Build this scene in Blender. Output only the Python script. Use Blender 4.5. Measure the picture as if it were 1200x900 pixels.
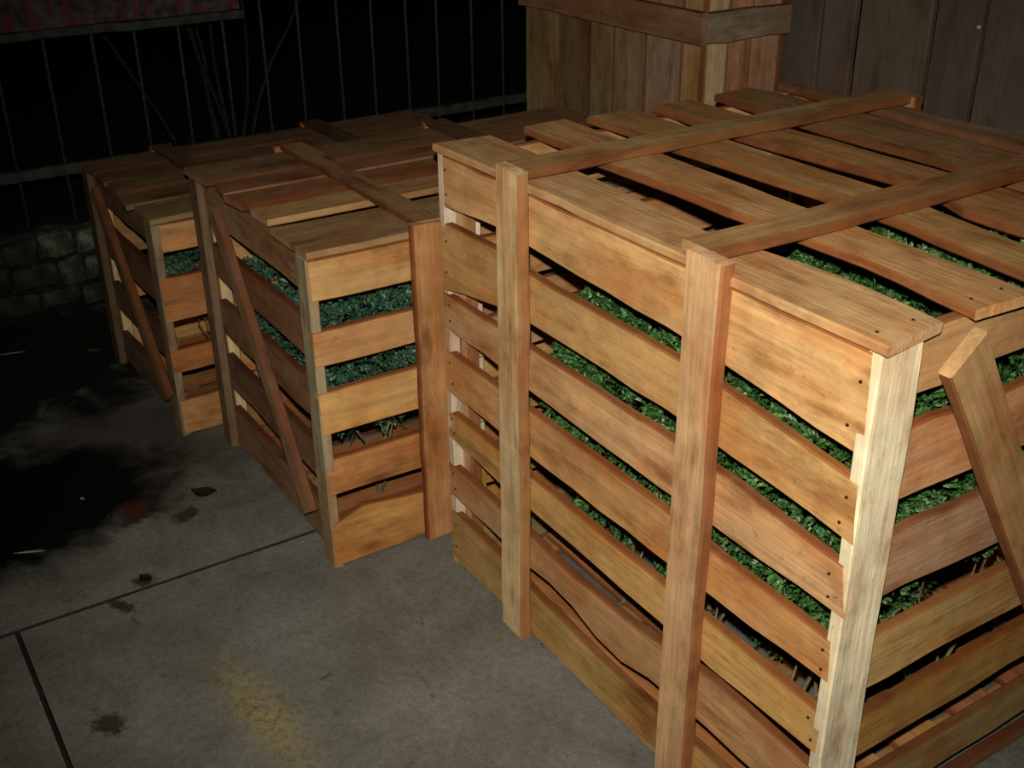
import bpy, bmesh, math, random
from mathutils import Matrix, Vector, noise
random.seed(7)
for o in list(bpy.data.objects): bpy.data.objects.remove(o)
S = bpy.context.scene
COL = S.collection

# ------------------------------------------------------------------ camera
cam = bpy.data.cameras.new('camera'); camo = bpy.data.objects.new('camera', cam); COL.objects.link(camo)
cam.sensor_width = 36; cam.lens = 40.18; cam.clip_start = .02; cam.clip_end = 60
R_ = Vector((.5392, .84212, -.00963)); U_ = Vector((-.37741, .25184, .89114)); W_ = Vector((-.75288, .47687, -.45362))
M = Matrix((R_, U_, -W_)).transposed().to_4x4(); M.translation = Vector((0, 0, 1.601))
camo.matrix_world = M
S.camera = camo

# ------------------------------------------------------------------ light: night, one hand-held flash just above the lens
wd = bpy.data.worlds.new('night'); S.world = wd; wd.use_nodes = True
wd.node_tree.nodes['Background'].inputs[0].default_value = (.35, .45, .55, 1)
wd.node_tree.nodes['Background'].inputs[1].default_value = .0022
fl = bpy.data.lights.new('flash', 'SPOT'); flo = bpy.data.objects.new('flash', fl); COL.objects.link(flo)
fl.energy = 195; fl.color = (1, .94, .82); fl.shadow_soft_size = .012
fl.spot_size = math.radians(77); fl.spot_blend = 1.0
fpos = M.translation + U_ * .09 - R_ * .01
aim = M.translation + W_ * 3 + R_ * .12 - U_ * .02
flo.matrix_world = Matrix.Translation(fpos) @ (aim - fpos).to_track_quat('-Z', 'Y').to_matrix().to_4x4()
S.view_settings.view_transform = 'Standard'; S.view_settings.look = 'None'
S.view_settings.exposure = 0; S.view_settings.gamma = 1; S.view_settings.use_curve_mapping = False

# ------------------------------------------------------------------ materials
class NT:
    def __init__(s, name):
        s.m = bpy.data.materials.new(name); s.m.use_nodes = True; s.t = s.m.node_tree
        s.b = s.t.nodes['Principled BSDF']
    def n(s, typ, **kw):
        nd = s.t.nodes.new(typ)
        for k, v in kw.items():
            if k.startswith('i_'):
                key = k[2:]; key = int(key) if key.isdigit() else key
                nd.inputs[key].default_value = v
            else: setattr(nd, k, v)
        return nd
    def l(s, a, b): s.t.links.new(a, b)
    def ramp(s, src, pts):
        r = s.n('ShaderNodeValToRGB'); e = r.color_ramp.elements
        while len(e) < len(pts): e.new(.5)
        for i, (p, c) in enumerate(pts):
            e[i].position = p; e[i].color = (c, c, c, 1) if isinstance(c, (int, float)) else (*c, 1)
        s.l(src, r.inputs[0]); return r.outputs[0]
    def mix(s, f, a, b, mode='MIX'):
        m = s.n('ShaderNodeMix', data_type='RGBA', blend_type=mode)
        for sock, v in ((m.inputs[0], f), (m.inputs[6], a), (m.inputs[7], b)):
            if hasattr(v, 'is_output'): s.l(v, sock)
            elif isinstance(v, tuple): sock.default_value = (*v, 1)
            else: sock.default_value = v
        return m.outputs[2]
    def math(s, op, a, b=0.0):
        m = s.n('ShaderNodeMath', operation=op)
        for i, v in enumerate((a, b)):
            if hasattr(v, 'is_output'): s.l(v, m.inputs[i])
            else: m.inputs[i].default_value = v
        return m.outputs[0]
    def bump(s, h, st, d=.002):
        b = s.n('ShaderNodeBump'); b.inputs['Strength'].default_value = st; b.inputs['Distance'].default_value = d
        s.l(h, b.inputs['Height']); s.l(b.outputs[0], s.b.inputs['Normal'])

def wood(name, tint=(1, 1, 1), rough=.62, streak=.5, knots=True, dark=(.16, .055, .02), weather=0.0):
    """rough sawn timber: long axis = local X, colour = the board's own object colour"""
    k = NT(name)
    tc = k.n('ShaderNodeTexCoord'); oi = k.n('ShaderNodeObjectInfo')
    off = k.n('ShaderNodeVectorMath', operation='SCALE', i_0=(37.1, 11.7, 23.3)); k.l(oi.outputs['Random'], off.inputs['Scale'])
    add = k.n('ShaderNodeVectorMath', operation='ADD'); k.l(tc.outputs['Object'], add.inputs[0]); k.l(off.outputs[0], add.inputs[1])
    def mapped(sc):
        m = k.n('ShaderNodeMapping'); m.inputs['Scale'].default_value = sc; k.l(add.outputs[0], m.inputs[0]); return m.outputs[0]
    n1 = k.n('ShaderNodeTexNoise'); n1.inputs['Scale'].default_value = 1; n1.inputs['Detail'].default_value = 5; n1.inputs['Distortion'].default_value = 1.1
    k.l(mapped((2.0, 24, 24)), n1.inputs['Vector'])
    n2 = k.n('ShaderNodeTexNoise'); n2.inputs['Scale'].default_value = 1; n2.inputs['Detail'].default_value = 4
    k.l(mapped((7, 120, 120)), n2.inputs['Vector'])
    n3 = k.n('ShaderNodeTexNoise'); n3.inputs['Scale'].default_value = 1; n3.inputs['Detail'].default_value = 3
    k.l(mapped((4.5, 11, 11)), n3.inputs['Vector'])
    n4 = k.n('ShaderNodeTexNoise'); n4.inputs['Scale'].default_value = 1; n4.inputs['Detail'].default_value = 6; n4.inputs['Roughness'].default_value = .7
    k.l(mapped((55, 70, 70)), n4.inputs['Vector'])
    oc = oi.outputs['Color']
    base = k.mix(1.0, oc, tint, 'MULTIPLY')
    g1 = k.ramp(n1.outputs[0], [(.32, .74), (.5, .97), (.68, 1.12)])
    base = k.mix(streak * 1.5 if streak < .67 else 1.0, base, g1, 'MULTIPLY')
    g2 = k.ramp(n2.outputs[0], [(.3, .86), (.6, 1.06)])
    base = k.mix(.6, base, g2, 'MULTIPLY')
    # redder heartwood patches, patches of grey handling dirt
    red = k.mix(1.0, base, (.86, .66, .52), 'MULTIPLY')
    base = k.mix(k.ramp(n3.outputs[0], [(.46, 0.), (.64, .85)]), base, red)
    pale = k.mix(1.0, base, (1.18, 1.14, 1.05), 'MULTIPLY')
    base = k.mix(k.ramp(n3.outputs[0], [(.3, .8), (.43, 0.)]), base, pale)
    base = k.mix(k.ramp(n4.outputs[0], [(.60, 0.), (.74, .55)]), base, dark)
    n5 = k.n('ShaderNodeTexNoise'); n5.inputs['Scale'].default_value = 1; n5.inputs['Detail'].default_value = 5; n5.inputs['Roughness'].default_value = .65
    k.l(mapped((5.5, 17, 17)), n5.inputs['Vector'])
    stain = k.mix(1.0, base, (.52, .40, .30), 'MULTIPLY')
    base = k.mix(k.ramp(n5.outputs[0], [(.53, 0.), (.70, .85)]), base, stain)
    n6 = k.n('ShaderNodeTexNoise'); n6.inputs['Scale'].default_value = 1; n6.inputs['Detail'].default_value = 3
    k.l(mapped((26, 26, 26)), n6.inputs['Vector'])
    base = k.mix(1.0, base, k.ramp(n6.outputs[0], [(.3, .86), (.7, 1.1)]), 'MULTIPLY')
    if knots:
        v = k.n('ShaderNodeTexVoronoi'); v.inputs['Scale'].default_value = 1; k.l(mapped((2.6, 9, 9)), v.inputs['Vector'])
        base = k.mix(k.ramp(v.outputs['Distance'], [(.04, .85), (.13, 0.)]), base, dark)
    if weather: base = k.mix(weather, base, (.10, .085, .07))
    k.l(base, k.b.inputs['Base Color'])
    k.b.inputs['Roughness'].default_value = rough; k.b.inputs['Specular IOR Level'].default_value = .3
    h = k.math('ADD', k.math('MULTIPLY', n1.outputs[0], .6), k.math('ADD', n2.outputs[0], k.math('MULTIPLY', n4.outputs[0], .5)))
    k.bump(h, .55, .0028)
    return k.m

M_FACE = wood('rough_sawn_board', tint=(1.05, .99, .88))
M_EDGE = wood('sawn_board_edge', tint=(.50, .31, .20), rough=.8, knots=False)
M_FRESH_LIT = wood('fresh_cut_highlit_edge', tint=(1.0, .93, .80), rough=.75, knots=False, dark=(.30, .12, .05))  # pale sawn edges, also painted highlights on the smaller crates' lids
M_END = wood('end_grain', tint=(1.15, 1.12, 1.05), rough=.85, knots=False, dark=(.25, .11, .05))
M_OLD = wood('weathered_board', tint=(1, 1, 1), rough=.85, weather=.35, dark=(.02, .015, .012))

def simple(name, col, rough=.6, metal=0., noise_scale=0, amount=.4, bump=0.):
    k = NT(name)
    k.b.inputs['Roughness'].default_value = rough; k.b.inputs['Metallic'].default_value = metal
    if noise_scale:
        tc = k.n('ShaderNodeTexCoord')
        n = k.n('ShaderNodeTexNoise'); n.inputs['Scale'].default_value = noise_scale; n.inputs['Detail'].default_value = 6
        k.l(tc.outputs['Object'], n.inputs['Vector'])
        lo = tuple(c * (1 - amount) for c in col); hi = tuple(c * (1 + amount) for c in col)
        k.l(k.ramp(n.outputs[0], [(.35, lo), (.65, hi)]), k.b.inputs['Base Color'])
        if bump: k.bump(n.outputs[0], bump, .01)
    else: k.b.inputs['Base Color'].default_value = (*col, 1)
    return k.m
M_NAIL = simple('rusty_nail', (.045, .022, .012), .5, .6, 300, .5)
M_IRON = simple('painted_iron', (.06, .067, .07), .45, .3, 60, .35, .1)
M_RAIL = simple('rusted_rail', (.038, .041, .03), .7, .1, 22, .5, .3)
M_STEM = simple('plant_stem', (.20, .15, .075), .8, 0, 40, .4)
M_TWIG = simple('dry_twig', (.011, .012, .007), .8, 0, 40, .4)
M_MUD = simple('black_wet_ground', (.010, .011, .008), .8, 0, 7, .6, .4)
M_LEAFD = simple('dried_leaf', (.028, .014, .008), .8, 0, 60, .5)
M_LEAFB = simple('brown_leaf', (.16, .08, .035), .7, 0, 60, .5)
M_PAPER = simple('pale_litter', (.55, .52, .45), .7, 0, 60, .2)

def leaf_mat(name, a, b):
    k = NT(name)
    g = k.n('ShaderNodeNewGeometry')
    k.l(k.ramp(g.outputs['Random Per Island'], [(0., a), (.55, b), (.93, tuple(min(1, c * 1.7 + .02) for c in b)), (1., (.30, .27, .13))]), k.b.inputs['Base Color'])
    k.b.inputs['Roughness'].default_value = .42; k.b.inputs['Specular IOR Level'].default_value = .5
    return k.m
M_LEAF = leaf_mat('green_leaf', (.014, .045, .010), (.042, .125, .026))
M_LEAF2 = leaf_mat('blue_green_leaf', (.018, .055, .03), (.042, .12, .068))

# stone with moss
def stone_mat():
    k = NT('mossy_stone'); tc = k.n('ShaderNodeTexCoord')
    n = k.n('ShaderNodeTexNoise'); n.inputs['Scale'].default_value = 14; n.inputs['Detail'].default_value = 8; n.inputs['Roughness'].default_value = .7
    k.l(tc.outputs['Object'], n.inputs['Vector'])
    oi = k.n('ShaderNodeObjectInfo')
    c = k.ramp(n.outputs[0], [(.38, (.012, .016, .008)), (.52, (.05, .055, .035)), (.66, (.17, .17, .135))])
    k.l(k.mix(1.0, c, oi.outputs['Color'], 'MULTIPLY'), k.b.inputs['Base Color'])
    k.b.inputs['Roughness'].default_value = .75; k.bump(n.outputs[0], .8, .02)
    return k.m
M_STONE = stone_mat()

# concrete floor: world-sized noise, oil stain, yellow sawdust mark
def floor_mat():
    k = NT('old_concrete'); tc = k.n('ShaderNodeTexCoord'); P = tc.outputs['Object']
    def nz(sc, det=6, rough=.55, dist=0.):
        n = k.n('ShaderNodeTexNoise'); n.inputs['Scale'].default_value = sc; n.inputs['Detail'].default_value = det
        n.inputs['Roughness'].default_value = rough; n.inputs['Distortion'].default_value = dist; k.l(P, n.inputs['Vector']); return n.outputs[0]
    a = nz(5.5, 8, .65, .4); b = nz(60, 6, .7); c = nz(240, 3); d = nz(17, 7, .7, .8)
    base = k.ramp(a, [(.3, (.125, .118, .098)), (.5, (.175, .17, .145)), (.7, (.22, .215, .19))])
    base = k.mix(.8, base, k.ramp(b, [(.3, .72), (.65, 1.15)]), 'MULTIPLY')
    base = k.mix(.6, base, k.ramp(c, [(.3, .7), (.65, 1.15)]), 'MULTIPLY')
    base = k.mix(k.ramp(d, [(.60, 0.), (.72, .8)]), base, (.055, .048, .038))
    def blob(cx, cy, rx, ry, rot, edge, amp, nsrc):
        m = k.n('ShaderNodeMapping', vector_type='TEXTURE'); m.inputs['Location'].default_value = (cx, cy, 0)
        m.inputs['Rotation'].default_value = (0, 0, rot); m.inputs['Scale'].default_value = (rx, ry, 1); k.l(P, m.inputs[0])
        s = k.n('ShaderNodeSeparateXYZ'); k.l(m.outputs[0], s.inputs[0])
        q = k.math('SQRT', k.math('ADD', k.math('POWER', s.outputs[0], 2.), k.math('POWER', s.outputs[1], 2.)))
        q = k.math('ADD', q, k.math('MULTIPLY', k.math('SUBTRACT', nsrc, .5), amp))
        return k.ramp(q, [(1 - edge, 1.), (1., 0.)])
    # brownish damp area along the crates, black oily stain, small blots
    base = k.mix(k.math('MULTIPLY', blob(-2.95, .55, .52, .50, 0, .6, 1.1, a), .75), base, (.045, .036, .026))
    oil = blob(-2.76, .19, .34, .54, .15, .35, 1.0, a)
    base = k.mix(oil, base, (.006, .006, .0055))
    oil2 = blob(-3.70, .28, .62, .80, 0, .3, 1.2, a)
    base = k.mix(oil2, base, (.008, .008, .007))
    for (x, y, rx, ry) in ((-1.86, .235, .045, .035), (-2.285, .43, .035, .028), (-2.50, .60, .035, .05), (-2.22, .36, .05, .02), (-2.56, .50, .03, .07)):
        base = k.mix(k.math('MULTIPLY', blob(x, y, rx, ry, .5, .5, 1.7, b), .85), base, (.022, .017, .013))
    base = k.mix(k.math('MULTIPLY', blob(-2.60, .50, .05, .04, 0, .6, 1., b), .8), base, (.10, .022, .015))
    yel = k.math('MULTIPLY', blob(-1.72, .50, .27, .075, .10, .75, 1.5, b), k.ramp(b, [(.40, .05), (.62, 1.)]))
    base = k.mix(k.math('MULTIPLY', yel, .85), base, (.36, .29, .075))
    k.l(base, k.b.inputs['Base Color'])
    k.l(k.ramp(oil, [(0., .8), (1., .35)]), k.b.inputs['Roughness']); k.b.inputs['Specular IOR Level'].default_value = .25
    k.bump(k.math('ADD', k.math('MULTIPLY', b, .7), k.math('ADD', k.math('MULTIPLY', c, .35), a)), .5, .006)
    return k.m
M_FLOOR = floor_mat()

def sign_mat():
    k = NT('flaking_red_paint'); tc = k.n('ShaderNodeTexCoord'); P = tc.outputs['Object']
    mp = k.n('ShaderNodeMapping'); mp.inputs['Scale'].default_value = (1, 26, 9); k.l(P, mp.inputs[0])
    n = k.n('ShaderNodeTexNoise'); n.inputs['Scale'].default_value = 1; n.inputs['Detail'].default_value = 5; k.l(mp.outputs[0], n.inputs['Vector'])
    n2 = k.n('ShaderNodeTexNoise'); n2.inputs['Scale'].default_value = 30; n2.inputs['Detail'].default_value = 5; k.l(P, n2.inputs['Vector'])
    base = k.ramp(n2.outputs[0], [(.4, (.025, .015, .012)), (.62, (.10, .075, .06))])
    base = k.mix(k.ramp(n.outputs[0], [(.52, 0.), (.58, .9)]), base, (.15, .012, .015))
    k.l(base, k.b.inputs['Base Color']); k.b.inputs['Roughness'].default_value = .7
    return k.m
M_SIGN = sign_mat()

# ------------------------------------------------------------------ helpers
def link(name, me, parent=None, mat=None, color=None):
    o = bpy.data.objects.new(name, me); COL.objects.link(o)
    if mat:
        for m in (mat if isinstance(mat, (list, tuple)) else [mat]):
            if m.name not in [x.name for x in me.materials if x]: me.materials.append(m)
    if parent: o.parent = parent
    if color: o.color = (*color, 1)
    return o
def tag(o, label=None, cat=None, group=None, kind=None):
    for k_, v in (('label', label), ('category', cat), ('group', group), ('kind', kind)):
        if v: o[k_] = v
    return o
def empty(name, loc, rz=0):
    o = bpy.data.objects.new(name, None); COL.objects.link(o); o.location = loc; o.rotation_euler = (0, 0, rz); o.empty_display_size = .1
    return o

def board_mesh(length, prof, t, segs=6, wav=.003, bow=.0, cham=.003, ends=(0, 0), seed=0, edge_hi=1, edge_lo=1):
    """board in its own frame: x = length, y = width, z = thickness. prof(s)->(lo,hi) for s in 0..1.
    ends: how far each end is cut askew. material slots: 0 face, 1 edge, 2 end grain, 3 fresh-cut or highlight-painted edge"""
    vs, fs, mi = [], [], []
    rows = []
    for i in range(segs + 1):
        s = i / segs; lo, hi = prof(s)
        lo += wav * noise.noise(Vector((seed * 7.3 + s * length * 9, 1.7, seed))) * 2
        hi += wav * noise.noise(Vector((seed * 3.1 + s * length * 9, 8.1, seed))) * 2
        z = bow * 4 * s * (1 - s) + .0012 * noise.noise(Vector((seed, s * 5, 3)))
        c = min(cham, t * .3)
        ring = [(lo + c, 0), (lo, c), (lo, t - c), (lo + c, t), (hi - c, t), (hi, t - c), (hi, c), (hi - c, 0)]
        row = []
        for (y, zz) in ring:
            x = s * length
            f = (y - lo) / max(hi - lo, 1e-4)
            if i == 0: x += ends[0] * (f - .5)
            if i == segs: x += ends[1] * (f - .5)
            row.append(len(vs)); vs.append((x, y, zz + z))
        rows.append(row)
    for i in range(segs):
        a, b = rows[i], rows[i + 1]
        for j in range(8):
            k_ = (j + 1) % 8
            fs.append((a[j], b[j], b[k_], a[k_]))
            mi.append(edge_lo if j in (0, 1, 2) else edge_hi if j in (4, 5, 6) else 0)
    fs.append(tuple(rows[0])); mi.append(2)
    fs.append(tuple(reversed(rows[-1]))); mi.append(2)
    me = bpy.data.meshes.new('board'); me.from_pydata(vs, [], fs)
    for m in (M_FACE, M_EDGE, M_END, M_FRESH_LIT): me.materials.append(m)
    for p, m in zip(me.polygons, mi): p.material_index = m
    bm = bmesh.new(); bm.from_mesh(me); bmesh.ops.recalc_face_normals(bm, faces=bm.faces); bm.to_mesh(me); bm.free()
    return me

SEED = [0]
def board(name, parent, org, a, b, length, prof, t, color, tilt=0, **kw):
    """place a board: origin, length direction a, width direction b, thickness grows along a x b"""
    SEED[0] += 1
    if not callable(prof):
        w = prof; prof = lambda s, w=w: (-w / 2, w / 2)
    me = board_mesh(length, prof, t, seed=SEED[0], **kw)
    a = Vector(a).normalized(); b = Vector(b); b = (b - a * b.dot(a)).normalized(); n = a.cross(b)
    m = Matrix((a, b, n)).transposed().to_4x4(); m.translation = Vector(org)
    j = random.uniform(.88, 1.1)
    o = link(name, me, parent, None, (color[0] * j, color[1] * j * random.uniform(.96, 1.04), color[2] * j * random.uniform(.9, 1.08)))
    o.matrix_local = m
    return o
def L2(p0, p1):  # linear profile: (lo, hi) at start, (lo, hi) at end
    return lambda s: (p0[0] + (p1[0] - p0[0]) * s, p0[1] + (p1[1] - p0[1]) * s)
def poly(lo, hi):
    """profiles given as lists of (s, value)"""
    def f(tab, s):
        for (s0, v0), (s1, v1) in zip(tab, tab[1:]):
            if s <= s1: return v0 + (v1 - v0) * (s - s0) / (s1 - s0)
        return tab[-1][1]
    return lambda s: (f(lo, s), f(hi, s))

nail_me = bpy.data.meshes.new('nail')
bm = bmesh.new(); bmesh.ops.create_cone(bm, cap_ends=True, segments=7, radius1=.0030, radius2=.0022, depth=.0025); bm.to_mesh(nail_me); bm.free()
nail_me.materials.append(M_NAIL)
def nail(bd, x, y, t):
    o = link('nail', nail_me, bd); o.location = (x, y, t + .0005)
    return o

TAN = (.60, .355, .155); YEL = (.66, .42, .18); ORA = (.56, .285, .115); RED = (.44, .19, .085)
PALE = (.74, .60, .40); CREAM = (.80, .69, .50); BRN = (.40, .235, .115); GRB = (.42, .29, .175); DULL = (.33, .20, .11)

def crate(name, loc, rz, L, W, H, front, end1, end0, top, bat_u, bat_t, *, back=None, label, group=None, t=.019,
          pw=.084, far_post=BRN, blocks=True, lb=.020, front_cols=None, top_cols=None, end_cols=None, top_bat_u=None, brace=None, brace0=None, top_uneven=.004, bottom_n=6, bat_cols=(TAN, TAN), lid_bat=None, nails=True, post_col=PALE, inner=(.025, .05)):
    """local frame: x along the long side, y depth, long face at y=0. front = (lo0,hi0,lo1,hi1) heights at both ends"""
    r = empty(name, loc, rz); tag(r, label, 'crate', group)
    X, Y, Z = (1, 0, 0), (0, 1, 0), (0, 0, 1); mX, mY, mZ = (-1, 0, 0), (0, -1, 0), (0, 0, -1)
    ix, iy = inner
    # long face
    for i, f in enumerate(front):
        c = (front_cols or [TAN])[i % len(front_cols or [TAN])]
        pr = f if callable(f) else L2((f[0], f[1]), (f[2], f[3]))
        x0 = random.uniform(-.004, .004); x1 = L + random.uniform(-.006, .004)
        b = board('slat', r, (x0, t, 0), X, Z, x1 - x0, pr, t, c, segs=14 if callable(f) else 8, wav=.0022, edge_hi=1, ends=(random.uniform(-.006, .006), random.uniform(-.012, .006)))
        if nails:
            lo, hi = pr(1)
            for q in (.25, .7): nail(b, x1 - x0 - random.uniform(.012, .03), lo + (hi - lo) * q, t)
            lo, hi = pr(0)
            for q in (.3, .75): nail(b, random.uniform(.012, .03), lo + (hi - lo) * q, t)
    # back face
    for i, f in enumerate(back or front):
        pr0 = f if callable(f) else L2((f[2], f[3]), (f[0], f[1]))
        pr = (lambda s, g=pr0: g(1 - s)) if callable(f) else pr0
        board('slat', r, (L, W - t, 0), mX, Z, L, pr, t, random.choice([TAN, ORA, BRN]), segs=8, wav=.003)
    # end faces (x = L and x = 0), slats between the long faces
    for i, (lo, hi, lo1, hi1) in enumerate(end1):
        c = (end_cols or [ORA])[i % len(end_cols or [ORA])]
        board('slat', r, (L - 2 * t - .001, t + .034, 0), Y, Z, W - 2 * t - .068, L2((lo, hi), (lo1, hi1)), t, c, segs=8, wav=.005)
    for i, (lo, hi, lo1, hi1) in enumerate(end0):
        c = (end_cols or [ORA])[i % len(end_cols or [ORA])]
        board('slat', r, (2 * t + .001, W - t - .034, 0), mY, Z, W - 2 * t - .068, L2((lo1, hi1), (lo, hi)), t, c, segs=8, wav=.004)
    # corner posts: an outer flat post on each end, an inner batten behind the long face
    for y0, sgn in ((.0, 1), (W, -1)):
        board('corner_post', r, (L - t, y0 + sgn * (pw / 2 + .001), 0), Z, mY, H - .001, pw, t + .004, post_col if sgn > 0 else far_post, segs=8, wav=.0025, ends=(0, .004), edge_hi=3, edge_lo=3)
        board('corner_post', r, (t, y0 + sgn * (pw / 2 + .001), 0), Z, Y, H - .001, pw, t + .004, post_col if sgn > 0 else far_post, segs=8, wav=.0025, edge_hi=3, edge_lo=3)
        for x0 in ((t + .0055,) if blocks or sgn < 0 else ()) + ((L - t - .0055 - .034,) if sgn < 0 else ()):
            yy = t + .0015 if sgn > 0 else W - t - .0015 - .03
            board('corner_block', r, (x0 + .016, yy + .03, .004), Z, mX, H - t - .004, .034, .03, (.66, .50, .30), segs=3, wav=.001)
    # bottom
    for x0 in (.10, L * .37, L * .64, L - .10):
        board('bottom_bearer', r, (x0, t + .002, .003), Y, mX, W - 2 * t - .004, .07, .018, BRN, segs=2)
    bw = (W - 2 * t - .02) / bottom_n
    for i in range(bottom_n):
        board('bottom_slat', r, (2 * t + .04, t + .01 + bw * (i + .5), .0215), X, Y, L - 4 * t - .08, bw * .68, .014, random.choice([BRN, ORA, RED]), segs=4)
    # lid planks
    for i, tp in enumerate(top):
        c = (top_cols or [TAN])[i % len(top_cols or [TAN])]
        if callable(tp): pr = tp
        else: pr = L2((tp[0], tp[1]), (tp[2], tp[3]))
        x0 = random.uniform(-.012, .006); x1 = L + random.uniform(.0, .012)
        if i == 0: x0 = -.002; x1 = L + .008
        b = board('lid_plank', r, (x0, 0, H + (.0005 if i == 0 else random.uniform(.0005, top_uneven))), X, Y, x1 - x0, pr, t * .85, c, segs=16 if callable(tp) else 9, wav=.0032, bow=random.uniform(-.002, .003), edge_lo=3 if i == 0 or (not blocks and i % 2) else 1, edge_hi=1,  # smaller crates: near edges of odd planks paler, highlight painted into the colour
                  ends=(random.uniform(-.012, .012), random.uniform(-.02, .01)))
        if nails:
            lo, hi = pr(1)
            for q in (.2, .75): nail(b, x1 - x0 - .03, lo + (hi - lo) * q, t * .85)
    HT = H + t * .85 + .006
    bw_, bt = bat_t
    # cross battens on the lid and upright battens on the long faces
    for j, u in enumerate(top_bat_u or bat_u):
        board('lid_batten', r, (u, -t * .2, HT), Y, mX, W + t * .6, bw_ * .88, lb, (lid_bat or bat_cols)[j % 2], segs=9, wav=.004, edge_lo=1, edge_hi=1)
    for j, u in enumerate(bat_u):
        board('side_batten', r, (u, 0, 0), Z, mX, HT + lb - .002, bw_, bt, bat_cols[j % 2], segs=10, wav=.003, cham=.004, ends=(0, .004))
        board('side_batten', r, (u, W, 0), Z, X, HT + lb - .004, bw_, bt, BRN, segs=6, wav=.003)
    def diag(p0, p1, x, out, w, ends, c):
        p0 = Vector((x, *p0)); p1 = Vector((x, *p1)); d = (p1 - p0)
        n = Vector((out, 0, 0)); b = n.cross(d.normalized())   # a x b = n
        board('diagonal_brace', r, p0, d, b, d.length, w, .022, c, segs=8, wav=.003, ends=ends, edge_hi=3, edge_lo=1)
    if brace: diag(*brace)
    if brace0: diag(*brace0)
    return r

# ------------------------------------------------------------------ the setting
X0 = -2.254; Y0 = .143; G = .0035
def slab(x0, x1, y0, y1, name='concrete_slab'):
    nx = 2
    vs = []; z = 0.0
    e = .002
    me = bpy.data.meshes.new('slab')
    vs = [(x0, y0, -.018), (x1, y0, -.018), (x1, y1, -.018), (x0, y1, -.018), (x0, y0, -e), (x1, y0, -e), (x1, y1, -e), (x0, y1, -e),
          (x0 + e, y0 + e, z), (x1 - e, y0 + e, z), (x1 - e, y1 - e, z), (x0 + e, y1 - e, z)]
    fs = [(0, 3, 2, 1), (0, 1, 5, 4), (1, 2, 6, 5), (2, 3, 7, 6), (3, 0, 4, 7), (4, 5, 9, 8), (5, 6, 10, 9), (6, 7, 11, 10), (7, 4, 8, 11), (8, 9, 10, 11)]
    me.from_pydata(vs, [], fs)
    me.materials.append(M_FLOOR); me.materials.append(M_MUD)
    for p in me.polygons[1:9]: p.material_index = 1
    return me
gme = bpy.data.meshes.new('ground'); gme.from_pydata([(-14, -4, -.019), (5, -4, -.019), (5, 9, -.019), (-14, 9, -.019), (-14, -4, -.3), (5, -4, -.3), (5, 9, -.3), (-14, 9, -.3)], [],
                [(0, 1, 2, 3), (7, 6, 5, 4), (0, 4, 5, 1), (1, 5, 6, 2), (2, 6, 7, 3), (3, 7, 4, 0)])
floor = link('floor', gme, None, M_MUD); tag(floor, kind='structure')
for (a, b, c, d) in ((-4.02, X0 - G, -3.5, 2.5), (X0 + G, 3.5, Y0 + G, 2.5), (X0 + G, .35, -3.5, Y0 - G), (.36, 3.5, -3.5, Y0 - G),
                     (-4.02, X0 - G, 2.512, 4.5), (X0 + G, 3.5, 2.512, 4.5)):
    link('concrete_slab', slab(a, b, c, d), floor, M_FLOOR)

# board wall behind (old dark upright boards, black gaps between)
wroot = empty('wall_back', (0, 2.56, 0)); tag(wroot, kind='structure')
edges = [-3.30, -3.13, -2.93, -2.76, -2.60, -2.345, -2.222, -1.975, -1.822, -1.60, -1.38, -1.17, -.93, -.72, -.50, -.27, -.05, .18, .40, .62, .85]
for i, (a, b) in enumerate(zip(edges, edges[1:])):
    g = (.016, .010, .014, .018)[i % 4]
    o = board('wall_board', wroot, ((a + b) / 2, .0 + random.uniform(-.004, .004), -.02), (0, 0, 1), (-1, 0, 0), 2.5, (b - a) - g, .022, random.choice([(.155, .11, .08), (.135, .10, .075), (.165, .115, .08)]), segs=6, wav=.003, bow=random.uniform(-.004, .004))
    o.data.materials[0] = M_OLD; o.data.materials[1] = M_OLD
for z in (.5, 1.5, 2.3):
    board('wall_rail', wroot, (-3.3, .03, z), (1, 0, 0), (0, 0, 1), 4.15, .09, .05, (.12, .09, .07), segs=2).location.y = .075

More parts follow.
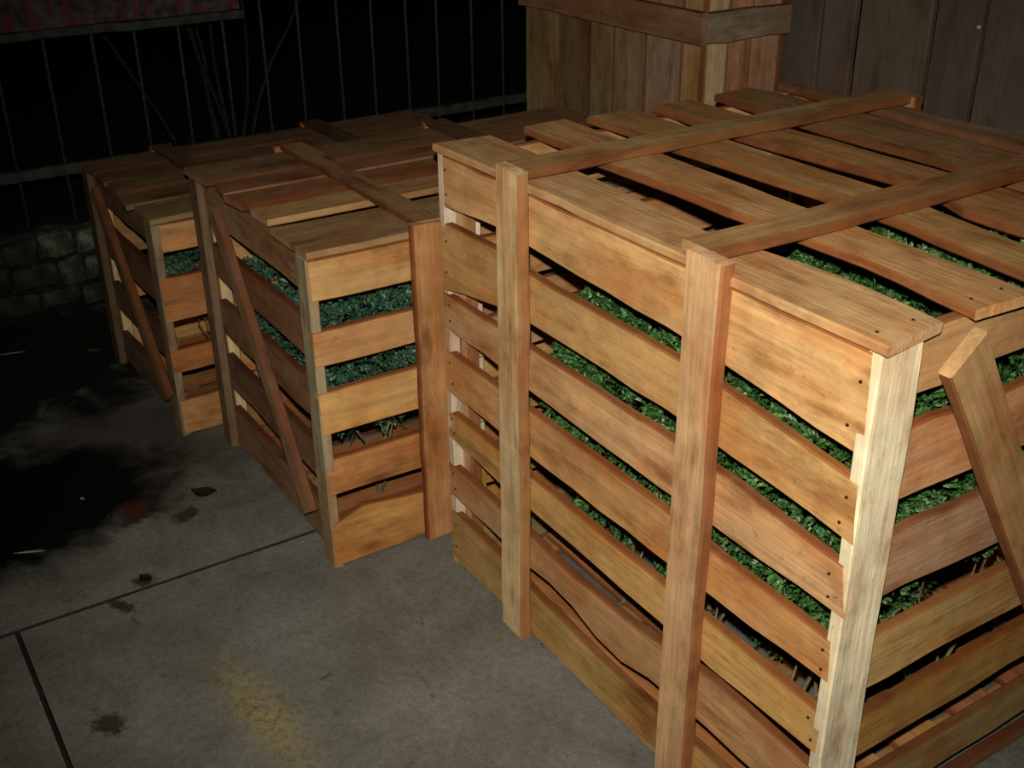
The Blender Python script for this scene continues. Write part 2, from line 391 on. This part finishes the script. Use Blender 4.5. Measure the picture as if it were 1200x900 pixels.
# iron bar fence on the left
fence = empty('bar_fence', (-4.25, 0, 0)); tag(fence, 'dark iron fence of thin upright bars behind the crates', 'fence')
bar_me = bpy.data.meshes.new('bar'); bm = bmesh.new()
bmesh.ops.create_cone(bm, cap_ends=True, segments=8, radius1=.0062, radius2=.0062, depth=2.1); bm.to_mesh(bar_me); bm.free()
for p in bar_me.polygons: p.use_smooth = len(p.vertices) == 4
bar_me.materials.append(M_IRON)
ys = [.184, .338, .490, .644, .808, .970, 1.118, 1.279, 1.444, 1.594, 1.742, 1.902, 2.051, 2.203, 2.344, 2.510, 2.661, 2.82, 2.97, 3.13, 3.28, 3.44]
for y in ys:
    o = link('bar', bar_me, fence); o.location = (0, y, .05 + 1.05 + random.uniform(-.01, .01)); o.rotation_euler = (random.uniform(-.006, .006), 0, 0)
def prism(name, parent, x0, x1, y0, y1, z0, z1, mat, rough=.0, n=1, color=None):
    """box with slightly bevelled, uneven edges"""
    bm = bmesh.new(); bmesh.ops.create_cube(bm, size=1)
    bmesh.ops.scale(bm, vec=(x1 - x0, y1 - y0, z1 - z0), verts=bm.verts)
    if n > 1:
        es = [e for e in bm.edges if abs((e.verts[0].co - e.verts[1].co).y) > (y1 - y0) * .9]
        bmesh.ops.subdivide_edges(bm, edges=es, cuts=n - 1)
    bmesh.ops.bevel(bm, geom=[e for e in bm.edges if e.calc_face_angle(0) > .5], offset=min(x1 - x0, y1 - y0, z1 - z0) * .15, segments=1, affect='EDGES')
    if rough:
        for v in bm.verts: v.co += noise.noise_vector(v.co * 9 + Vector((y0 * 31, z0 * 17, 0))) * rough
    me = bpy.data.meshes.new(name); bm.to_mesh(me); bm.free()
    o = link(name, me, parent, mat, color); o.location = ((x0 + x1) / 2, (y0 + y1) / 2, (z0 + z1) / 2)
    return o
prism('lower_rail', fence, .006, .03, -.2, 3.6, .425, .465, M_RAIL, .003, 24)
prism('upper_rail', fence, .006, .03, -.2, 3.6, 1.78, 1.82, M_RAIL, .003, 24)
for y in (-.2, 3.6): prism('fence_post', fence, -.03, .004, y - .02, y + .02, -.06, 1.95, M_RAIL)
# painted board hung on the fence at the top left
sb = empty('painted_board', (-4.215, 0, 0)); tag(sb, 'faded board with flaking red paint marks hung across top of bar fence', 'board')
prism('panel', sb, .0, .018, .02, 1.50, .935, 1.24, M_SIGN, .004, 18)
prism('edge_strip', sb, .019, .034, .02, 1.51, .905, .935, M_RAIL, .006, 18)

# rough stone kerb under the fence
kerb = empty('stone_wall', (-4.13, 0, -.06)); tag(kerb, 'low mossy rough stone wall in the dark under the iron fence', 'wall')
prism('mortar_core', kerb, -.20, -.045, -.8, 3.7, 0, .31, M_MUD)
rows = [(.045, .12), (.125, .225), (.23, .32)]
for ri, (z0, z1) in enumerate(rows):
    y = -.8 + ri * .05
    while y < 3.6:
        w = random.uniform(.09, .2)
        g = random.uniform(.3, 1.1) * (2.2 if .62 < y < .95 and ri else .7)
        dz = random.uniform(-.016, .012)
        prism('stone', kerb, -.06 + random.uniform(-.01, .01), .02 + random.uniform(-.02, .015), y, y + w - .012, z0 + dz, z1 + dz - random.uniform(0, .02), M_STONE, .022, 3, (g, g, g))
        y += w

# bare twigs behind the fence bars
def twig(pts, rad, name='branch', parent=None):
    cu = bpy.data.curves.new(name, 'CURVE'); cu.dimensions = '3D'; cu.bevel_depth = rad; cu.bevel_resolution = 1
    sp = cu.splines.new('POLY'); sp.points.add(len(pts) - 1)
    for i, p in enumerate(pts): sp.points[i].co = (*p, 1); sp.points[i].radius = 1 - .6 * i / (len(pts) - 1)
    tmp = bpy.data.objects.new('tmp', cu); COL.objects.link(tmp)
    dg = bpy.context.evaluated_depsgraph_get(); me = bpy.data.meshes.new_from_object(tmp.evaluated_get(dg)); bpy.data.objects.remove(tmp)
    return link(name, me, parent, M_TWIG if rad > .0 else None)
bush = empty('bare_shrub', (-4.75, 1.55, -.019)); tag(bush, 'bare dark shrub behind the iron bars left of centre', 'shrub')
for i in range(7):
    a = random.uniform(-.5, .5); pts = []
    p = Vector((random.uniform(-.05, .05), random.uniform(-.1, .1), 0)); d = Vector((random.uniform(-.1, .1), a * .5, 1))
    for s in range(9):
        pts.append(p.copy()); p = p + d.normalized() * .17; d += Vector((random.uniform(-.12, .12), random.uniform(-.25, .25), 0))
    twig(pts, .011, 'branch', bush)

# ------------------------------------------------------------------ tall planked box behind (dark top rail)
DX0, DX1, DY0, DY1 = -3.367, -2.469, 2.2, 2.52
db = empty('plank_box', (DX0, DY0, 0)); tag(db, 'tall closed box of upright pale planks with a dark band, behind the crates', 'box')
H_D = 1.30
eds = [0, .205, .372, .497, .652, .814, .898]
cols = [(.29, .215, .125), (.24, .16, .095), (.29, .22, .145), (.32, .21, .135), (.38, .265, .18), (.40, .25, .125)]
for (a, b), c in zip(zip(eds, eds[1:]), cols):
    board('plank', db, ((a + b) / 2, .02, 0), (0, 0, 1), (-1, 0, 0), H_D, (b - a) - .006, .018, c, segs=5, wav=.0015)
    board('plank', db, ((a + b) / 2, DY1 - DY0 - .02, 0), (0, 0, 1), (1, 0, 0), H_D, (b - a) - .004, .018, c, segs=2, wav=.001)
for (a, b), c in zip(((.022, .098), (.100, .186), (.188, .298)), ((.56, .44, .28), (.50, .28, .17), (.52, .34, .22))):
    board('plank', db, (.898 - .018, (a + b) / 2, 0), (0, 0, 1), (0, -1, 0), H_D, (b - a), .018, c, segs=5, wav=.0015)
    board('plank', db, (.018, (a + b) / 2, 0), (0, 0, 1), (0, 1, 0), H_D, (b - a), .018, c, segs=2, wav=.001)
for z in (1.038, .06):
    board('band', db, (-.01, .001, z), (1, 0, 0), (0, 0, 1), .928, .092, .020, (.27, .15, .09) if z > .5 else BRN, segs=6, wav=.003)
    board('band', db, (.899, .0, z), (0, 1, 0), (0, 0, 1), .318, .085, .020, (.30, .26, .20), segs=4, wav=.003)
board('band', db, (-.01, .001, 1.262), (1, 0, 0), (0, 0, 1), .928, .07, .020, BRN, segs=3)
for i in range(4):
    board('lid_plank', db, (.0, .03 + i * .08, H_D), (1, 0, 0), (0, 1, 0), .898, .076, .016, BRN, segs=2)

# ------------------------------------------------------------------ crate A, the big one on the right
AX, AY, AL, AW, AH = -1.963, 1.0747, 1.122, 1.0, .983
fr = [
    poly([(0, .905 - .035), (.2, .889), (.28, .882), (.66, .866), (.75, .859), (1, .829)], [(0, .981), (1, .981)]),
    poly([(0, .688), (.19, .728), (.28, .731), (.66, .727), (.76, .718), (.95, .703), (1, .695)], [(0, .84), (.2, .845), (.32, .829), (.67, .828), (.75, .822), (1, .792)]),
    poly([(0, .602), (.2, .597), (.28, .588), (.67, .575), (1, .572)], [(0, .683), (.75, .680), (1, .655)]),
    poly([(0, .447), (.66, .440), (1, .445)], [(0, .550), (.66, .543), (.78, .53), (1, .523)]),
    poly([(0, .333), (.2, .319), (.66, .308), (.8, .299), (1, .306)], [(0, .404), (.3, .400), (.66, .393), (1, .388)]),
    poly([(0, .180), (.2, .181), (.28, .172), (.36, .178), (.44, .172), (.50, .150), (.55, .140), (.60, .152), (.66, .169), (1, .172)],
         [(0, .265), (.28, .258), (.40, .245), (.50, .250), (.66, .262), (.75, .285), (1, .272)]),
    poly([(0, .0035), (1, .0035)], [(0, .140), (.2, .136), (.28, .122), (.55, .104), (.66, .110), (1, .122)]),
]
end_r = [(.888, .981, .886, .981), (.712, .829, .715, .83), (.545, .656, .52, .657), (.373, .475, .36, .471), (.222, .314, .232, .322), (.07, .158, .085, .16), (.0035, .036, .0035, .034)]
end_l = [(.87, .981, .87, .981), (.69, .80, .70, .80), (.53, .62, .52, .62), (.37, .46, .36, .46), (.20, .30, .20, .30), (.0035, .12, .0035, .12)]
top_a = [
    poly([(0, -.004), (1, -.006)], [(0, .122), (.3, .122), (.62, .094), (.85, .129), (1, .117)]),
    poly([(0, .205), (.28, .184), (.6, .190), (.85, .196), (1, .176)], [(0, .318), (.42, .306), (.63, .297), (.74, .299), (1, .291)]),
    poly([(0, .368), (.40, .366), (.62, .377), (.74, .370), (1, .342)], [(0, .490), (.3, .480), (.66, .482), (.74, .458), (1, .443)]),
    poly([(0, .542), (.3, .535), (.64, .566), (.74, .511), (1, .505)], [(0, .655), (.3, .657), (.64, .666), (1, .666)]),
    poly([(0, .73), (.3, .713), (1, .712)], [(0, .85), (.3, .880), (.64, .868), (1, .862)]),
    poly([(0, .925), (.3, .912), (1, .906)], [(0, .965), (.25, .99), (1, 1.0)]),
]
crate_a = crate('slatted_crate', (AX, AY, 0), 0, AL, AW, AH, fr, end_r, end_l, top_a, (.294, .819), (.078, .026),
      label='largest slatted wooden crate, nearest, seven slats high, on the right', group=None,
      front_cols=[(.68, .43, .18), (.60, .36, .155), (.56, .34, .18), (.56, .31, .13), (.57, .34, .145), (.47, .27, .13), (.50, .32, .13)],
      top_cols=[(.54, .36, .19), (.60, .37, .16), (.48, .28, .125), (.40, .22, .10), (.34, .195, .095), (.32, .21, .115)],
      end_cols=[(.50, .31, .16), (.55, .30, .14), (.50, .31, .19), (.52, .34, .15), (.50, .30, .09), (.36, .25, .11), (.3, .15, .08)],
      top_bat_u=(.287, .782), bat_cols=((.66, .50, .30), (.66, .44, .23)), lid_bat=((.40, .265, .14), (.44, .28, .14)), post_col=(.76, .68, .55),
      brace=((.146, .953), (.70, .085), AL + .006, 1, .080, (-.01, 0), (.52, .335, .17)))

# ------------------------------------------------------------------ crates B and C, five and four slats high
BX, BY, BL, BW, BH = -2.083, .826, 1.13, .742, .768
s5 = lambda L, k=1: None
front_b = [(.672, .766, .668, .766), (.520, .606, .522, .598), (.352, .460, .356, .464), (.195, .292, .190, .290),
           poly([(0, .0035), (1, .0035)], [(0, .118), (.03, .125), (.06, .145), (.09, .148), (.2, .128), (1, .13)])]
front_b = [f if callable(f) else L2((f[0], f[1]), (f[2], f[3])) for f in front_b]
end_b = [(.665, .766, .66, .766), (.50, .60, .50, .60), (.345, .445, .34, .44), (.185, .28, .18, .28), (.0035, .12, .0035, .12)]
top_b = [(-.004, .190, -.004, .184), (.222, .318, .215, .312), (.345, .445, .338, .435), (.468, .56, .466, .565), (.590, .742, .60, .742)]
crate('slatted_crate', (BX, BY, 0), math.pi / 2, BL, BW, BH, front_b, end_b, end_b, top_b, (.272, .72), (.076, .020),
      label='middle slatted crate, five slats high, between the largest crate and the far one', group=None,
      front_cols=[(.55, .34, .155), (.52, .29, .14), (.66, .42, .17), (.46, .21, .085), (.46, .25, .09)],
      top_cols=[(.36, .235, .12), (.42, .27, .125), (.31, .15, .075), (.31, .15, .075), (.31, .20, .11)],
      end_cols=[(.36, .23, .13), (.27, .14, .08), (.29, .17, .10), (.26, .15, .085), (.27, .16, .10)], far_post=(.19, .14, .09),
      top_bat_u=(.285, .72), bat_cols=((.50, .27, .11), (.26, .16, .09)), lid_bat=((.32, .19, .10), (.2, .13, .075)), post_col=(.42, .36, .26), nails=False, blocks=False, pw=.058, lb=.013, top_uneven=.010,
      brace0=((.085, .117), (.515, .735), -.006, -1, .048, (0, 0), (.33, .21, .13)))
CX, CY, CL, CW, CH = -2.897, .7317, 1.13, .636, .628
front_c = [L2(a, b) for a, b in (((.548, .626), (.548, .626)), ((.350, .479), (.346, .474)), ((.196, .268), (.200, .270)), ((.0035, .113), (.0035, .111)))]
end_c = [(.54, .626, .54, .626), (.36, .47, .36, .47), (.19, .28, .19, .28), (.0035, .11, .0035, .11)]
top_c = [(-.004, .14, -.004, .14), (.155, .26, .155, .26), (.275, .38, .28, .385), (.40, .50, .40, .50), (.515, .636, .52, .636)]
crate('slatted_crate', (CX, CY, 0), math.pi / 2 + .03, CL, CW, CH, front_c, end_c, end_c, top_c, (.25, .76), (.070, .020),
      label='smallest slatted crate, farthest left, four slats high, dim', group=None,
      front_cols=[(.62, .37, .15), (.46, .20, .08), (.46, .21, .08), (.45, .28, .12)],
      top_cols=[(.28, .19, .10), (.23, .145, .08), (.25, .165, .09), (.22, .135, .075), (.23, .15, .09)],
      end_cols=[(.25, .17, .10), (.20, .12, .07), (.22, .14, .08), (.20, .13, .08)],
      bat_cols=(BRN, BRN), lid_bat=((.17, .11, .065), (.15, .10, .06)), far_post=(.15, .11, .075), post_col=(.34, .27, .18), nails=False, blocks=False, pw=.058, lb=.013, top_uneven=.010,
      brace0=((.035, .115), (.45, .615), -.006, -1, .048, (0, 0), (.30, .19, .11)))

# ------------------------------------------------------------------ leafy plants packed in the crates
def foliage_mesh(seed, rx, ry, h, n_twigs, leaflets, size, mat, lim):
    rnd = random.Random(seed); vs = []; fs = []
    for _ in range(n_twigs):
        while True:
            p = Vector((rnd.uniform(-1, 1), rnd.uniform(-1, 1), rnd.uniform(-1, 1)))
            q = p.length
            if .35 < q < 1.08: break
        lump = 1 + .22 * noise.noise(p * 2.3 + Vector((seed, 0, 0)))
        c = Vector((p.x * rx * lump, p.y * ry * lump, p.z * h * .5 * lump))
        d = (p.normalized() + Vector((rnd.uniform(-.7, .7), rnd.uniform(-.7, .7), rnd.uniform(-.3, .8)))).normalized()
        side = d.cross(Vector((rnd.uniform(-1, 1), rnd.uniform(-1, 1), rnd.uniform(-1, 1)))).normalized(); up = side.cross(d)
        ln = size * leaflets * .42
        for k_ in range(leaflets):
            s = k_ / leaflets
            for sg in (-1, 1):
                b0 = c + d * ln * s
                ax = (side * sg * .85 + d * .6 + up * rnd.uniform(-.3, .3)).normalized()
                w = ax.cross(up).normalized() * size * rnd.uniform(.24, .34); l_ = size * rnd.uniform(.75, 1.2)
                if max(abs(b0.x), abs(b0.y)) > lim - size or b0.z > h * .5: continue
                i = len(vs)
                vs += [b0, b0 + ax * l_ * .5 + w + up * .001, b0 + ax * l_ - up * size * .12, b0 + ax * l_ * .5 - w + up * .001]
                fs.append((i, i + 1, i + 2, i + 3))
    me = bpy.data.meshes.new('foliage'); me.from_pydata([tuple(v) for v in vs], [], fs); me.materials.append(mat)
    return me
def stem_mesh(seed, h, spread):
    rnd = random.Random(seed); bm = bmesh.new()
    for k_ in range(5):
        a = rnd.uniform(0, 6.28); p = Vector((rnd.uniform(-.02, .02), rnd.uniform(-.02, .02), 0)); r0 = rnd.uniform(.003, .006)
        d = Vector((math.cos(a) * spread, math.sin(a) * spread, h)) / 6; prev = None
        for s in range(7):
            rr = r0 * (1 - s * .1); ring = [bm.verts.new(p + Vector((math.cos(t_) * rr, math.sin(t_) * rr, 0))) for t_ in (0, 1.57, 3.14, 4.71)]
            if prev:
                for j in range(4): bm.faces.new((prev[j], prev[(j + 1) % 4], ring[(j + 1) % 4], ring[j]))
            prev = ring; p = p + d + Vector((rnd.uniform(-.02, .02), rnd.uniform(-.02, .02), 0))
    me = bpy.data.meshes.new('stem'); bm.to_mesh(me); bm.free(); me.materials.append(M_STEM); return me
def plants(spots, rx, ry, z0, crown, stemh, mat, label, group, n_twigs=1500, lim=.15):
    fm = [foliage_mesh(11 + i, rx, ry, crown, n_twigs, 5, .0108, mat, lim) for i in range(3)]
    sm = [stem_mesh(5 + i, stemh, .10) for i in range(2)]
    for i, (x, y, dz) in enumerate(spots):
        r = empty('leafy_plant', (x, y, z0), random.randrange(4) * math.pi / 2); tag(r, label, 'plant', group)
        st = link('stem', sm[i % 2], r)
        f = link('foliage', fm[i % 3], r); f.location = (0, 0, stemh + crown * .42 + dz); st.scale = (1, 1, 1 + dz * 2); f['kind'] = 'stuff'
pa = []
for x, dz in ((.40, -.10), (.66, .01), (.92, .045)):
    for y in (.20, .50, .80):
        pa.append((AX + x, AY + y, dz + random.uniform(-.025, .015)))
pa += [(AX + .53, AY + .33, -.24), (AX + .80, AY + .36, -.20)]
plants(pa, .155, .165, .0365, .56, .36, M_LEAF, 'small-leaved green plant packed inside the largest crate', 'plants packed in the largest crate', 2900)
pb = [(BX - .2, BY + .20, -.05), (BX - .53, BY + .20, -.06), (BX - .2, BY + .52, 0), (BX - .53, BY + .52, 0), (BX - .36, BY + .86, 0)]
plants(pb, .15, .15, .0365, .40, .30, M_LEAF2, 'blue-green leafy plant packed inside the middle crate', 'plants packed in the middle crate', 1500)
pc = [(CX - .30, CY + .24, 0), (CX - .32, CY + .62, 0)]
plants(pc, .22, .16, .0365, .26, .26, M_LEAF2, 'dark leafy plant inside the smallest crate at far left', 'plants packed in the smallest crate', 1200)

# ------------------------------------------------------------------ small litter on the floor
def leaf_litter(name, loc, size, rz, mat, label, cat, curl=.25, slim=.5):
    bm = bmesh.new(); N = 7; rows_ = []
    for i in range(N):
        s = i / (N - 1); w = math.sin(math.pi * min(max(s, .03), .97)) * size * slim * .5
        z = size * curl * (4 * (s - .5) ** 2) * .5
        rows_.append([bm.verts.new((s * size - size / 2, yy * w, z + abs(yy) * w * .35 + .0015)) for yy in (-1, 0, 1)])
    for a, b in zip(rows_, rows_[1:]):
        for j in (0, 1): bm.faces.new((a[j], b[j], b[j + 1], a[j + 1]))
    bmesh.ops.solidify(bm, geom=bm.faces, thickness=.001)
    me = bpy.data.meshes.new(name); bm.to_mesh(me); bm.free()
    o = link(name, me, None, mat); o.location = loc; o.rotation_euler = (0, 0, rz); tag(o, label, cat); return o
leaf_litter('dry_leaf', (-2.565, .673, .0), .07, .9, M_LEAFD, 'curled dark dry leaf lying on concrete left of middle crate', 'leaf', .4, .7)
leaf_litter('dry_leaf', (-2.285, .435, .0), .04, .4, M_LEAFD, 'small dark dry leaf on open concrete, nearer than the curled one', 'leaf', .3, .7)
leaf_litter('dry_leaf', (-2.80, .70, .0), .035, 1.2, M_LEAFB, 'brown leaf scrap on concrete between the two smaller crates', 'leaf', .2, .5)
leaf_litter('dry_leaf', (-3.62, .66, .0), .05, 1.2, M_LEAFB, 'brown leaf in the dark left of the far crate', 'leaf', .3, .5)
leaf_litter('paper_scrap', (-2.546, .232, .0), .075, 1.15, M_PAPER, 'pale strip of litter lying on the black oil stain', 'litter', .05, .14)
leaf_litter('paper_scrap', (-3.751, .434, .0), .085, 1.35, M_PAPER, 'thin pale strip of litter in the dark at far left', 'litter', .05, .14)
for x, y, l_ in ((-2.72, .40, 'tiny pale chip at the edge of the oil stain'),):
    leaf_litter('chip', (x, y, 0), .018, .3, M_PAPER, l_, 'litter', .1, .6)

# small pale chip of wood on the lid, bright nail head in the back wall
SEED[0] += 1
ch = link('wood_chip', board_mesh(.040, lambda q: (-.005, .006), .004, segs=3, wav=.001, seed=5), None); ch.color = (.6, .5, .36, 1)
ch.location = (AX + .40, AY + .468, 1.0015); ch.rotation_euler = (0, 0, .05)
tag(ch, 'short pale chip of wood lying on the lid of the largest crate', 'wood chip')
M_ZINC = simple('bright_nail', (.75, .75, .72), .3, .2)
zb = link('nail', bpy.data.meshes.new('bright_nail'), wroot)
bm = bmesh.new(); bmesh.ops.create_cone(bm, cap_ends=True, segments=8, radius1=.0045, radius2=.004, depth=.006); bm.to_mesh(zb.data); bm.free()
zb.data.materials.append(M_ZINC); zb.location = (-1.832, -.026, 1.096); zb.rotation_euler = (math.pi / 2, 0, 0)
